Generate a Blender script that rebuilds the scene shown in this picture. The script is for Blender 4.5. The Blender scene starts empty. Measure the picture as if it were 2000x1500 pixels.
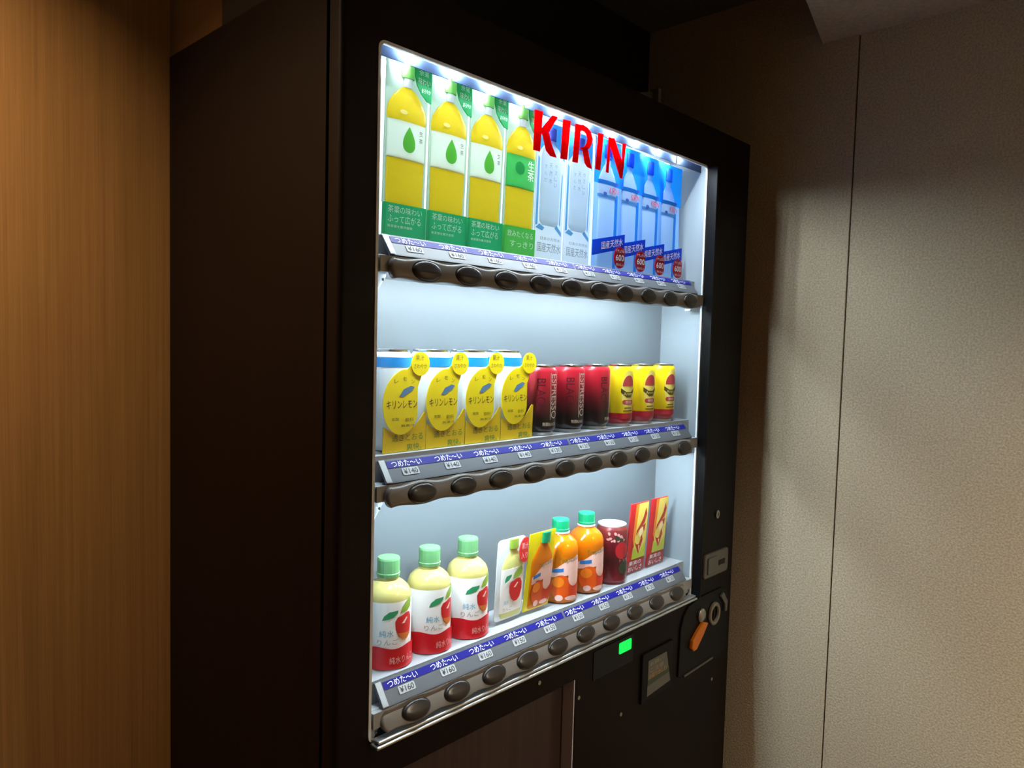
import bpy, bmesh, math, random
from mathutils import Matrix, Vector
random.seed(4)
SC = bpy.context.scene
COL = SC.collection
PI = math.pi

# ------------------------------------------------------------------ camera, world, exposure
cd = bpy.data.cameras.new('camera')
cam = bpy.data.objects.new('camera', cd)
COL.objects.link(cam)
SC.camera = cam
cd.sensor_width = 36.0
cd.lens = 1432.753 / 2000 * 36.0
cd.clip_start = 0.02
R_ = (0.68601, -0.72712, 0.02610); U_ = (0.02496, 0.05935, 0.99793); D_ = (0.72716, 0.68393, -0.05887)
R_ = Vector(R_).normalized(); D_ = Vector(D_).normalized(); U_ = R_.cross(D_)
M = Matrix((R_, U_, -D_)).transposed().to_4x4()
M.translation = (-0.6169, -0.8482, 1.3307)
cam.matrix_world = M

w = bpy.data.worlds.new('world'); SC.world = w
w.use_nodes = True
w.node_tree.nodes['Background'].inputs[0].default_value = (0.02, 0.018, 0.015, 1)
w.node_tree.nodes['Background'].inputs[1].default_value = 0.1
vs = SC.view_settings
vs.view_transform = 'Standard'; vs.look = 'None'; vs.exposure = 0.0; vs.gamma = 1.0; vs.use_curve_mapping = False
SC.cycles.use_denoising = True
SC.cycles.max_bounces = 5
SC.cycles.diffuse_bounces = 3
SC.cycles.glossy_bounces = 2
SC.cycles.transmission_bounces = 4
SC.cycles.light_sampling_threshold = 0.03
SC.cycles.use_adaptive_sampling = True
SC.cycles.adaptive_threshold = 0.10
SC.cycles.transparent_max_bounces = 10

LED_TOP = 6200.0      # strength of the lamps under the window head
LED_ROW = 3600.0      # strength of the lamps under the two upper shelves
BOX = 1.03          # light box behind the printed cards of the top row
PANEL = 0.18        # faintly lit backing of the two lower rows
DOWNLIGHT = 1500.0    # warm downlight by the wood wall
ROOMLIGHT = 3600.0     # warm downlight further into the room

# ------------------------------------------------------------------ materials
def lin(c):
    return tuple(((v/255)/12.92 if v/255 <= 0.04045 else ((v/255+0.055)/1.055)**2.4) for v in c)
MATS = {}
def mat(name, c, rough=0.5, metal=0.0, spec=0.5, emit=0.0, trans=0.0, coat=0.0, emit_add=0.0):
    if name in MATS: return MATS[name]
    m = bpy.data.materials.new(name); m.use_nodes = True
    b = m.node_tree.nodes['Principled BSDF']
    b.inputs['Base Color'].default_value = (*lin(c), 1)
    b.inputs['Roughness'].default_value = rough
    b.inputs['Metallic'].default_value = metal
    b.inputs['Specular IOR Level'].default_value = spec
    b.inputs['Coat Weight'].default_value = coat
    if emit:
        b.inputs['Emission Color'].default_value = (*lin(c), 1)
        b.inputs['Emission Strength'].default_value = emit
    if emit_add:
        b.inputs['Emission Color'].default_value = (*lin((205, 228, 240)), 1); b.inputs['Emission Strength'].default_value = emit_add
    nt = m.node_tree; n = nt.nodes; l = nt.links
    if trans:      # thin printed film that lets the light box behind shine through
        tl = n.new('ShaderNodeBsdfTranslucent'); tl.inputs['Color'].default_value = (*lin(c), 1)
        mx = n.new('ShaderNodeMixShader'); mx.inputs[0].default_value = trans
        l.new(b.outputs[0], mx.inputs[1]); l.new(tl.outputs[0], mx.inputs[2]); l.new(mx.outputs[0], n['Material Output'].inputs['Surface'])
    MATS[name] = m
    return m

def wood(name, c1, c2, rough, sx=55.0, sz=1.6, spec=0.4):
    m = bpy.data.materials.new(name); m.use_nodes = True
    nt = m.node_tree; n = nt.nodes; l = nt.links; b = n['Principled BSDF']
    tc = n.new('ShaderNodeTexCoord'); mp = n.new('ShaderNodeMapping')
    mp.inputs['Scale'].default_value = (sx, sx, sz)
    l.new(tc.outputs['Object'], mp.inputs['Vector'])
    n1 = n.new('ShaderNodeTexNoise'); n1.inputs['Scale'].default_value = 1.0; n1.inputs['Detail'].default_value = 3; n1.inputs['Roughness'].default_value = 0.65
    l.new(mp.outputs['Vector'], n1.inputs['Vector'])
    n2 = n.new('ShaderNodeTexNoise'); n2.inputs['Scale'].default_value = 6.0; n2.inputs['Detail'].default_value = 1
    l.new(mp.outputs['Vector'], n2.inputs['Vector'])
    mx = n.new('ShaderNodeMath'); mx.operation = 'MULTIPLY_ADD'; mx.inputs[1].default_value = 0.4
    l.new(n2.outputs['Fac'], mx.inputs[0]); l.new(n1.outputs['Fac'], mx.inputs[2])
    cr = n.new('ShaderNodeValToRGB')
    cr.color_ramp.elements[0].position = 0.45; cr.color_ramp.elements[0].color = (*lin(c1), 1)
    cr.color_ramp.elements[1].position = 0.95; cr.color_ramp.elements[1].color = (*lin(c2), 1)
    l.new(mx.outputs[0], cr.inputs['Fac']); l.new(cr.outputs['Color'], b.inputs['Base Color'])
    b.inputs['Roughness'].default_value = rough; b.inputs['Specular IOR Level'].default_value = spec
    bp = n.new('ShaderNodeBump'); bp.inputs['Strength'].default_value = 0.15; bp.inputs['Distance'].default_value = 0.001
    l.new(mx.outputs[0], bp.inputs['Height']); l.new(bp.outputs['Normal'], b.inputs['Normal'])
    MATS[name] = m
    return m

def wallpaper(name, c1, c2, scale=300.0, dist=0.0012):
    m = bpy.data.materials.new(name); m.use_nodes = True
    nt = m.node_tree; n = nt.nodes; l = nt.links; b = n['Principled BSDF']
    tc = n.new('ShaderNodeTexCoord')
    n1 = n.new('ShaderNodeTexNoise'); n1.inputs['Scale'].default_value = scale; n1.inputs['Detail'].default_value = 1
    l.new(tc.outputs['Object'], n1.inputs['Vector'])
    cr = n.new('ShaderNodeValToRGB')
    cr.color_ramp.elements[0].position = 0.3; cr.color_ramp.elements[0].color = (*lin(c1), 1)
    cr.color_ramp.elements[1].position = 0.7; cr.color_ramp.elements[1].color = (*lin(c2), 1)
    l.new(n1.outputs['Fac'], cr.inputs['Fac']); l.new(cr.outputs['Color'], b.inputs['Base Color'])
    b.inputs['Roughness'].default_value = 0.75; b.inputs['Specular IOR Level'].default_value = 0.2
    bp = n.new('ShaderNodeBump'); bp.inputs['Strength'].default_value = 0.55; bp.inputs['Distance'].default_value = dist
    l.new(n1.outputs['Fac'], bp.inputs['Height']); l.new(bp.outputs['Normal'], b.inputs['Normal'])
    MATS[name] = m
    return m

def glassmat(name, gloss=0.06, tint=(255, 255, 255)):
    m = bpy.data.materials.new(name); m.use_nodes = True
    nt = m.node_tree; n = nt.nodes; l = nt.links; n.clear()
    o = n.new('ShaderNodeOutputMaterial'); t = n.new('ShaderNodeBsdfTransparent'); g = n.new('ShaderNodeBsdfGlossy')
    t.inputs['Color'].default_value = (*lin(tint), 1); g.inputs['Roughness'].default_value = 0.03
    mx = n.new('ShaderNodeMixShader')
    fr = n.new('ShaderNodeLayerWeight'); fr.inputs['Blend'].default_value = 0.5
    pw = n.new('ShaderNodeMath'); pw.operation = 'POWER'; pw.inputs[1].default_value = 5.0; l.new(fr.outputs['Facing'], pw.inputs[0])
    mu = n.new('ShaderNodeMath'); mu.operation = 'MULTIPLY_ADD'; mu.inputs[1].default_value = 0.25; mu.inputs[2].default_value = gloss*0.2
    l.new(pw.outputs[0], mu.inputs[0]); l.new(mu.outputs[0], mx.inputs[0])
    l.new(t.outputs[0], mx.inputs[1]); l.new(g.outputs[0], mx.inputs[2]); l.new(mx.outputs[0], o.inputs['Surface'])
    MATS[name] = m
    return m

def ramp_z(name, stops, z0, z1, rough=0.35, metal=0.0):
    """print whose colour runs up the can (object z from z0 to z1)"""
    m = bpy.data.materials.new(name); m.use_nodes = True
    nt = m.node_tree; n = nt.nodes; l = nt.links; b = n['Principled BSDF']
    tc = n.new('ShaderNodeTexCoord'); sp = n.new('ShaderNodeSeparateXYZ'); l.new(tc.outputs['Object'], sp.inputs[0])
    mr = n.new('ShaderNodeMapRange'); mr.inputs[1].default_value = z0; mr.inputs[2].default_value = z1
    l.new(sp.outputs['Z'], mr.inputs['Value'])
    cr = n.new('ShaderNodeValToRGB')
    els = cr.color_ramp.elements
    els[0].position = stops[0][0]; els[0].color = (*lin(stops[0][1]), 1)
    els[1].position = stops[-1][0]; els[1].color = (*lin(stops[-1][1]), 1)
    for p, c in stops[1:-1]:
        e = els.new(p); e.color = (*lin(c), 1)
    l.new(mr.outputs['Result'], cr.inputs['Fac']); l.new(cr.outputs['Color'], b.inputs['Base Color'])
    b.inputs['Roughness'].default_value = rough; b.inputs['Metallic'].default_value = metal
    MATS[name] = m
    return m

wood('oak_panel', (138, 101, 58), (164, 124, 74), 0.5, 150, 1.6)
wood('oak_shaded', (92, 66, 38), (112, 82, 48), 0.5, 150, 1.6)  # same oak in a darker tone, shade painted into the side panel's colour
wood('dark_wood_film', (10, 3, 2), (18, 7, 4), 0.5, 90, 1.2, 0.15)
wood('flap_wood', (44, 33, 31), (64, 50, 46), 0.35, 80, 1.5)
wallpaper('beige_wallpaper', (178, 164, 138), (208, 193, 165), 230.0, 0.0016)
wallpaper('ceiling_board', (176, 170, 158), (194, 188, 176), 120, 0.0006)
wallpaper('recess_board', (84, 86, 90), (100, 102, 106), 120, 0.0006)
wallpaper('carpet', (70, 52, 40), (96, 72, 56), 200, 0.004)
mat('black_plastic', (6, 6, 7), 0.5, spec=0.2); mat('gap_black', (4, 4, 4), 0.8)
mat('dark_panel', (10, 8, 8), 0.7)
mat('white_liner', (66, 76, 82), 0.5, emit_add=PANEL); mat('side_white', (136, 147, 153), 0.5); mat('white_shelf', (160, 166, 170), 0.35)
mat('box_light', (226, 242, 255), 0.5, emit=BOX); mat('frame_white', (225, 232, 238), 0.3); mat('chrome', (205, 212, 216), 0.16, 1.0)
mat('rail_grey', (88, 93, 98), 0.45); mat('clear_grey', (196, 208, 214), 0.25)
mat('bar_brown', (124, 120, 115), 0.32); mat('button_dark', (44, 40, 37), 0.3)
mat('strip_blue', (6, 12, 126), 0.5, spec=0.3); mat('tag_grey', (176, 182, 184), 0.45)
mat('ink_black', (16, 16, 18), 0.6); mat('ink_white', (245, 247, 250), 0.5); mat('ink_red', (205, 16, 26), 0.4)
mat('ink_grey', (118, 134, 146), 0.6)
mat('led', (232, 246, 255), 0.5, emit=LED_TOP); mat('led_row', (226, 244, 255), 0.5, emit=LED_ROW)
glassmat('window_glass')
def diffmat(name, c, tr):
    m = bpy.data.materials.new(name); m.use_nodes = True
    nt = m.node_tree; n = nt.nodes; l = nt.links; n.clear()
    o = n.new('ShaderNodeOutputMaterial'); t = n.new('ShaderNodeBsdfTransparent'); d = n.new('ShaderNodeBsdfDiffuse'); tl = n.new('ShaderNodeBsdfTranslucent')
    no = n.new('ShaderNodeTexNoise'); no.inputs['Scale'].default_value = 80
    d.inputs['Color'].default_value = tl.inputs['Color'].default_value = (*lin(c), 1)
    m1 = n.new('ShaderNodeMixShader'); m1.inputs[0].default_value = 0.5; l.new(d.outputs[0], m1.inputs[1]); l.new(tl.outputs[0], m1.inputs[2])
    m2 = n.new('ShaderNodeMixShader'); m2.inputs[0].default_value = tr; l.new(m1.outputs[0], m2.inputs[1]); l.new(t.outputs[0], m2.inputs[2])
    l.new(m2.outputs[0], o.inputs['Surface']); MATS[name] = m
def filmmat(name, c):
    m = bpy.data.materials.new(name); m.use_nodes = True
    nt = m.node_tree; n = nt.nodes; l = nt.links; n.clear()
    o = n.new('ShaderNodeOutputMaterial'); t = n.new('ShaderNodeBsdfTransparent'); d = n.new('ShaderNodeBsdfDiffuse'); tl = n.new('ShaderNodeBsdfTranslucent')
    t.inputs['Color'].default_value = (0.62, 0.03, 0.04, 1); d.inputs['Color'].default_value = tl.inputs['Color'].default_value = (*lin(c), 1)
    m1 = n.new('ShaderNodeMixShader'); m1.inputs[0].default_value = 0.6; l.new(d.outputs[0], m1.inputs[1]); l.new(tl.outputs[0], m1.inputs[2])
    m2 = n.new('ShaderNodeMixShader'); m2.inputs[0].default_value = 0.55; l.new(m1.outputs[0], m2.inputs[1]); l.new(t.outputs[0], m2.inputs[2])
    l.new(m2.outputs[0], o.inputs['Surface']); MATS[name] = m
filmmat('film_red', (196, 6, 14))
diffmat('diffuser', (92, 112, 146), 0.05)
diffmat('clear_plastic', (228, 236, 240), 0.25)
mat('aluminium', (206, 210, 212), 0.25, 1.0)

# ------------------------------------------------------------------ geometry helpers (each returns verts, faces)
def g_join(*gs):
    V, F = [], []
    for v, f in gs:
        k = len(V); V += list(v); F += [tuple(i+k for i in q) for q in f]
    return V, F
def g_box(x0, x1, y0, y1, z0, z1, bevel=0.0, seg=2):
    bm = bmesh.new(); bmesh.ops.create_cube(bm, size=1)
    for v in bm.verts:
        v.co = ((x0+x1)/2+v.co.x*(x1-x0), (y0+y1)/2+v.co.y*(y1-y0), (z0+z1)/2+v.co.z*(z1-z0))
    if bevel: bmesh.ops.bevel(bm, geom=bm.edges[:], offset=bevel, segments=seg, affect='EDGES', profile=0.5)
    return g_bm(bm)
def g_bm(bm):
    bm.verts.index_update()
    r = [tuple(v.co) for v in bm.verts], [tuple(v.index for v in f.verts) for f in bm.faces]
    bm.free(); return r
def g_prism(pts, y0, y1, bevel=0.0, seg=2):
    """outline in x,z pushed from y0 (front) to y1"""
    bm = bmesh.new()
    a = [bm.verts.new((p[0], y0, p[1])) for p in pts]; b = [bm.verts.new((p[0], y1, p[1])) for p in pts]
    n = len(pts)
    f0 = bm.faces.new(a); bm.faces.new(b[::-1])
    for i in range(n): bm.faces.new((a[i], b[i], b[(i+1) % n], a[(i+1) % n]))
    bmesh.ops.recalc_face_normals(bm, faces=bm.faces[:])
    if bevel:
        es = [e for e in bm.edges if abs(e.verts[0].co.y-y0) < 1e-7 and abs(e.verts[1].co.y-y0) < 1e-7]
        bmesh.ops.bevel(bm, geom=es, offset=bevel, segments=seg, affect='EDGES', profile=0.5)
    return g_bm(bm)
def g_shell(pts, y0, y1):
    """thin printed film: front and rim, open at the back"""
    V = [(x, y0, z) for x, z in pts]+[(x, y1, z) for x, z in pts]; n = len(pts)
    F = [tuple(range(n))]+[(i, n+i, n+(i+1) % n, (i+1) % n) for i in range(n)]
    a = sum((pts[i][0]*pts[(i+1) % n][1]-pts[(i+1) % n][0]*pts[i][1]) for i in range(n))
    return V, (F if a > 0 else [tuple(reversed(f)) for f in F])
def g_hprism(pts, z0, z1):
    V = [(x, y, z0) for x, y in pts]+[(x, y, z1) for x, y in pts]; n = len(pts)
    return V, [tuple(range(n))[::-1], tuple(range(n, 2*n))]+[(i, (i+1) % n, n+(i+1) % n, n+i) for i in range(n)]
def g_lathe(prof, n=32, cx=0, cy=0):
    V, F = [], []
    for r, z in prof:
        for i in range(n):
            a = 2*PI*i/n; V.append((cx+r*math.cos(a), cy+r*math.sin(a), z))
    for j in range(len(prof)-1):
        for i in range(n):
            F.append((j*n+i, j*n+(i+1) % n, (j+1)*n+(i+1) % n, (j+1)*n+i))
    F.append(tuple(range(n))[::-1]); F.append(tuple(range((len(prof)-1)*n, len(prof)*n)))
    return V, F
def g_relief(prof, flat=0.3, n=16, cx=0.0, y=0.0):
    """half-round low relief of a bottle, standing proud of a card that faces -y"""
    V, F = [], []
    m = n+1
    for r, z in prof:
        for i in range(m):
            a = PI*i/n; V.append((cx-r*math.cos(a), y-r*flat*math.sin(a), z))
    for j in range(len(prof)-1):
        for i in range(n): F.append((j*m+i, j*m+i+1, (j+1)*m+i+1, (j+1)*m+i))
    F.append(tuple(range(m))[::-1]); k = (len(prof)-1)*m; F.append(tuple(range(k, k+m)))
    return V, F
def rrect(x0, x1, z0, z1, r, k=5):
    P = []
    for cx, cz, a0 in ((x1-r, z1-r, 0), (x0+r, z1-r, 90), (x0+r, z0+r, 180), (x1-r, z0+r, 270)):
        for i in range(k):
            a = math.radians(a0+90*i/(k-1)); P.append((cx+r*math.cos(a), cz+r*math.sin(a)))
    return P
def ell(cx, cz, rx, rz, n=28, rot=0.0):
    c, s = math.cos(rot), math.sin(rot)
    return [(cx+rx*math.cos(2*PI*i/n)*c-rz*math.sin(2*PI*i/n)*s, cz+rx*math.cos(2*PI*i/n)*s+rz*math.sin(2*PI*i/n)*c) for i in range(n)]
def drop(cx, cz, rx, h, n=24):
    P = []
    for i in range(n):
        t = 2*PI*i/n
        P.append((cx+rx*math.sin(t)*math.sin(t/2)**1.1*1.25, cz+h/2*math.cos(t)))
    return P
def shear(pts, k):
    return [(x, z+k*x) for x, z in pts]

# ---- flat print: 2D shapes carried onto planes, relief or round bodies
TX = {}
def text2d(s):
    if s in TX: return TX[s]
    c = bpy.data.curves.new('lettering', 'FONT'); c.body = s; c.resolution_u = 3
    o = bpy.data.objects.new('lettering', c); COL.objects.link(o)
    bpy.context.view_layer.update()
    e = o.evaluated_get(bpy.context.evaluated_depsgraph_get()); me = e.to_mesh()
    V = [(v.co.x, v.co.y) for v in me.vertices]; F = [tuple(p.vertices) for p in me.polygons]
    e.to_mesh_clear(); bpy.data.objects.remove(o); bpy.data.curves.remove(c)
    x0 = min(v[0] for v in V); x1 = max(v[0] for v in V); y0 = min(v[1] for v in V); y1 = max(v[1] for v in V)
    V = [((x-x0)/(x1-x0), (y-y0)/(y1-y0)) for x, y in V]
    TX[s] = (V, F); return TX[s]
def t_box(s, x0, x1, z0, z1, rot=0.0, k=0.0):
    """text stretched into a box; rot 90 turns it to read downward"""
    V, F = text2d(s)
    if rot: V2 = [(x0+(x1-x0)*v, z1-(z1-z0)*u) for u, v in V]
    else: V2 = [(x0+(x1-x0)*u, z0+(z1-z0)*v) for u, v in V]
    if k: V2 = [(x, z+k*(x-x0)) for x, z in V2]
    return V2, F
def t_col(s, cx, z1, size, gap=1.08):
    """text set downward, one character under the other"""
    gs = []
    for i, ch in enumerate(s):
        V, F = text2d(ch); zt = z1-i*size*gap
        gs.append(([(cx-size/2+size*u, zt-size+size*v) for u, v in V], F))
    return j2(*gs)
def j2(*gs):
    V, F = [], []
    for v, f in gs:
        k = len(V); V += list(v); F += [tuple(i+k for i in q) for q in f]
    return V, F
def p2(*polys):
    V, F = [], []
    for P in polys:
        k = len(V); V += list(P); F.append(tuple(range(k, k+len(P))))
    return V, F
def flat(g2, y=0.0):
    V, F = g2
    return fix([(u, y, v) for u, v in V], F)
def fix(V, F):
    """make every face of a print look towards -y"""
    out = []
    for f in F:
        nx = 0.0
        for i in range(len(f)):
            a = V[f[i]]; b = V[f[(i+1) % len(f)]]; nx += (a[2]-b[2])*(a[0]+b[0])
        out.append(tuple(f) if nx > 0 else tuple(reversed(f)))
    return V, out
def wrap(g2, r, off=0.0004, th=0.0, step=0.004):
    """carry a print round a body of radius r; th turns it (positive = to the right)"""
    V, F = g2
    bm = bmesh.new(); vs_ = [bm.verts.new((u, 0, v)) for u, v in V]
    for f in F:
        try: bm.faces.new([vs_[i] for i in f])
        except ValueError: pass
    u0 = min(u for u, v in V); u1 = max(u for u, v in V)
    k = math.ceil(u0/step)
    while k*step < u1:
        bmesh.ops.bisect_plane(bm, geom=bm.verts[:]+bm.edges[:]+bm.faces[:], plane_co=(k*step, 0, 0), plane_no=(1, 0, 0)); k += 1
    bm.normal_update()
    for f in bm.faces:
        if f.normal.y > 0: f.normal_flip()
    for v in bm.verts:
        a = v.co.x/r+th; v.co = ((r+off)*math.sin(a), -(r+off)*math.cos(a), v.co.z)
    return g_bm(bm)

# ------------------------------------------------------------------ object helpers
def add(name, g, m, parent=None, loc=(0, 0, 0), smooth=False, label=None):
    me = bpy.data.meshes.new(name); me.from_pydata(g[0], [], g[1]); me.update()
    me.materials.append(MATS[m] if isinstance(m, str) else m)
    if smooth:
        me.polygons.foreach_set('use_smooth', [True]*len(me.polygons))
        try: me.set_sharp_from_angle(angle=math.radians(38))
        except Exception: pass
    o = bpy.data.objects.new(name, me); COL.objects.link(o); o.location = loc
    if parent: o.parent = parent
    if label: o['label'] = label
    return o
def inst(src, parent, loc):
    o = src.copy(); COL.objects.link(o); o.parent = parent; o.location = loc
    return o
def thing(name, label, cat, loc, group=None, rx=0.0):
    o = bpy.data.objects.new(name, None); COL.objects.link(o); o.location = loc; o.rotation_euler = (rx, 0, 0)
    o.empty_display_size = 0.05
    o['label'] = label; o['category'] = cat
    if group: o['group'] = group
    return o
def dup(root, loc, label):
    r = root.copy(); COL.objects.link(r); r.location = loc; r['label'] = label
    for ch in list(root.children):
        c = ch.copy(); COL.objects.link(c); c.parent = r
        for g in list(ch.children):
            d = g.copy(); COL.objects.link(d); d.parent = c
    return r
def struct(name, g, m, parent=None):
    o = add(name, g, m, parent)
    if not parent: o['kind'] = 'structure'
    return o

# ------------------------------------------------------------------ the setting
XW = 1.2          # right wall
struct('floor', g_box(-2.6, 1.3, -3.0, 0.7, -0.05, 0.0), 'carpet')
struct('wall_back', g_box(-2.6, 1.3, 0.565, 0.70, 0.0, 2.3), 'oak_panel')
struct('wall_left', g_box(-2.7, -2.6, -3.0, 0.7, 0.0, 2.3), 'oak_panel')
struct('wall_front', g_box(-2.7, 1.3, -3.1, -3.0, 0.0, 2.3), 'beige_wallpaper')
wr = struct('wall_right', g_box(XW+0.006, XW+0.1, -3.0, 0.565, 0.0, 2.3), 'dark_panel')
SEAM = -0.2214
add('wall_panel', g_box(XW, XW+0.008, SEAM+0.0016, 0.565, 0.0, 2.3, 0.0008, 1), 'beige_wallpaper', wr)
add('wall_panel', g_box(XW, XW+0.008, -1.30, SEAM-0.0016, 0.0, 2.3, 0.0008, 1), 'beige_wallpaper', wr)
add('wall_panel', g_box(XW, XW+0.008, -3.0, -1.3032, 0.0, 2.3, 0.0008, 1), 'beige_wallpaper', wr)
# a hair-thin scuff on the wallpaper
pts = [(-0.395, 1.128), (-0.42, 1.131), (-0.445, 1.137), (-0.47, 1.141), (-0.485, 1.139)]
V = []
for y, z in pts: V += [(XW-0.0003, y, z-0.0006), (XW-0.0003, y, z+0.0006)]
mat('scuff', (172, 162, 142), 0.8)
add('scuff_mark', (V, [(2*i, 2*i+1, 2*i+3, 2*i+2) for i in range(len(pts)-1)]), 'scuff', wr)

def ey(x): return -0.1925+(x-0.9564)*0.2302          # rear edge of the lowered ceiling
CEIL_PTS = [(-2.6, -1.2), (1.21, -1.2), (1.21, ey(1.21)), (-0.3, ey(-0.3)), (-2.6, ey(-0.3))]
# raised part of the ceiling over the machine, with the hole for the downlight by the wood wall
LX, LY, LR = -0.72, 0.32, 0.055
def g_holed(x0, x1, y0, y1, z0, z1, cx, cy, r, n=32):
    V, F = [], []
    for i in range(n):
        a = 2*PI*(i+0.5)/n; c, s = math.cos(a), math.sin(a)
        t = min(((x1-cx)/c if c > 0 else (x0-cx)/c), ((y1-cy)/s if s > 0 else (y0-cy)/s))
        for R, z in ((r, z0), (t, z0), (t, z1), (r, z1)): V.append((cx+R*c, cy+R*s, z))
    for i in range(n):
        j = (i+1) % n
        for a, b in ((0, 1), (1, 2), (2, 3), (3, 0)): F.append((4*i+a, 4*i+b, 4*j+b, 4*j+a))
    # corners
    return V, F
cl = struct('ceiling', g_join(g_hprism(CEIL_PTS, 2.063, 2.215), g_holed(0.2, 1.2, -2.25, -1.25, 2.0625, 2.215, 0.70, -1.75, 0.05),
     g_box(-2.6, 0.30, -3.0, -1.2, 2.063, 2.215), g_box(1.1, 1.21, -3.0, -1.2, 2.063, 2.215), g_box(0.3, 1.1, -3.0, -2.15, 2.063, 2.215), g_box(0.3, 1.1, -1.35, -1.2, 2.063, 2.215)), 'ceiling_board')
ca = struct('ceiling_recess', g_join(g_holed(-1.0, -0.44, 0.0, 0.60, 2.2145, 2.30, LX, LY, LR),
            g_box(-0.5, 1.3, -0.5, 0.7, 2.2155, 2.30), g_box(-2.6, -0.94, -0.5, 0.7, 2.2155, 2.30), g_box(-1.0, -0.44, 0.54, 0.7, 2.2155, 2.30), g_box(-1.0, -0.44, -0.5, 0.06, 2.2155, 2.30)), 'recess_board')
mat('lamp_warm', (255, 222, 178), 0.5, emit=DOWNLIGHT); mat('lamp_room', (255, 236, 208), 0.5, emit=ROOMLIGHT)
mat('lamp_ring', (225, 222, 214), 0.4); mat('lamp_cup', (40, 38, 36), 0.6)
def downlight(par, x, y, z, r, m, depth):
    ring = add('downlight', g_lathe([(r, -0.001), (r+0.014, -0.003), (r+0.016, 0.0), (r+0.016, 0.002), (r, 0.002)], 32), 'lamp_ring', par, (x, y, z))
    ring.data.polygons  # ring is open in the middle
    bm = bmesh.new(); bm.from_mesh(ring.data)
    bmesh.ops.delete(bm, geom=[f for f in bm.faces if len(f.verts) == 32], context='FACES'); bm.to_mesh(ring.data); bm.free()
    n = 32; V = []; F = []
    for zz in (0.0, depth+0.004):
        for i in range(n): V.append((r*math.cos(2*PI*i/n), r*math.sin(2*PI*i/n), zz))
    for i in range(n): F.append((i, (i+1) % n, n+(i+1) % n, n+i))
    add('cup', (V, F), 'lamp_cup', ring)
    V = [(r*0.98*math.cos(2*PI*i/n), r*0.98*math.sin(2*PI*i/n), depth) for i in range(n)]
    add('lens', (V, [tuple(range(n))[::-1]]), m, ring)
downlight(ca, LX, LY, 2.2145, LR, 'lamp_warm', 0.060)
downlight(cl, 0.70, -1.75, 2.062, 0.05, 'lamp_room', 0.045)
# dark filler box above the machine, wood on its left cheek
tr = struct('trim_1', g_box(-0.046, 1.2, 0.3555, 0.565, 1.832, 2.2155), 'dark_panel')
add('side_panel', g_box(-0.0535, -0.046, 0.3555, 0.565, 1.832, 2.2155), 'oak_shaded', tr)
add('side_panel', g_box(-0.0535, -0.046, 0.05, 0.3555, 1.832, 2.2155), 'dark_panel', tr)

# ------------------------------------------------------------------ the vending machine
XL, XR, ZT, DEP = -0.0584, 1.1294, 1.8294, 0.554
WX0, WX1, WZ0, WZ1 = 0.0, 0.9193, 0.740, 1.740
vm = thing('vending_machine', 'dark wood-grain drinks vending machine with lit window of three shelves', 'vending machine', ((XL+XR)/2, DEP/2, 0))
OFF = (-(XL+XR)/2, -DEP/2, 0)
def vpart(name, g, m, smooth=False, label=None): return add(name, g, m, vm, OFF, smooth, label)
# cabinet: a shell, open behind the window
vpart('cabinet', g_join(
    g_box(XL, XL+0.02, 0.036, DEP, 0.04, ZT), g_box(XR-0.02, XR, 0.036, DEP, 0.04, ZT),
    g_box(XL+0.02, XR-0.02, 0.036, DEP, ZT-0.02, ZT), g_box(XL+0.02, XR-0.02, 0.036, DEP, 0.04, 0.06),
    g_box(XL+0.02, XR-0.02, DEP-0.02, DEP, 0.06, ZT-0.02)), 'dark_wood_film')
vpart('plinth', g_box(XL+0.03, XR-0.03, 0.05, DEP-0.03, 0.0, 0.04), 'black_plastic')
vpart('door_seal', g_join(g_box(XL+0.006, XL+0.02, 0.0285, 0.036, 0.05, ZT-0.006), g_box(XR-0.02, XR-0.006, 0.0285, 0.036, 0.05, ZT-0.006),
    g_box(XL+0.02, XR-0.02, 0.0285, 0.036, ZT-0.03, ZT-0.006), g_box(XL+0.02, XR-0.02, 0.0285, 0.036, 0.05, 0.07)), 'gap_black')
# door leaf around the window and around the flap recess
FX0, FX1, FZ0, FZ1 = 0.02, 0.4877, 0.22, 0.679
def fillet(cx, cz, sx, sz, r):
    P = [(cx, cz)]
    for i in range(7):
        a = PI/2*i/6; P.append((cx+sx*(r-r*math.sin(a)), cz+sz*(r-r*math.cos(a))))
    return g_prism(P, 0.0, 0.003)
door = vpart('door', g_join(
    g_box(XL+0.012, XR-0.008, 0.0, 0.003, WZ1, ZT), g_box(XL+0.012, XR-0.008, 0.003, 0.0285, 1.7655, ZT), g_box(XL+0.012, -0.0125, 0.003, 0.0285, WZ1, 1.7655), g_box(0.932, XR-0.008, 0.003, 0.0285, WZ1, 1.7655), g_box(XL+0.012, WX0, 0.0, 0.0285, FZ1, WZ1), g_box(WX1, XR-0.008, 0.0, 0.0285, FZ1, WZ1),
    g_box(WX0, WX1, 0.0, 0.0285, FZ1, WZ0), g_box(XL+0.012, FX0, 0.0, 0.0285, 0.06, FZ1), g_box(FX1, XR-0.008, 0.0, 0.0285, 0.06, FZ1),
    g_box(FX0, FX1, 0.0, 0.0285, 0.06, FZ0),
    fillet(WX0, WZ1, 1, -1, 0.012), fillet(WX1, WZ1, -1, -1, 0.012), fillet(WX0, WZ0, 1, 1, 0.010), fillet(WX1, WZ0, -1, 1, 0.010)), 'dark_wood_film')
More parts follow.
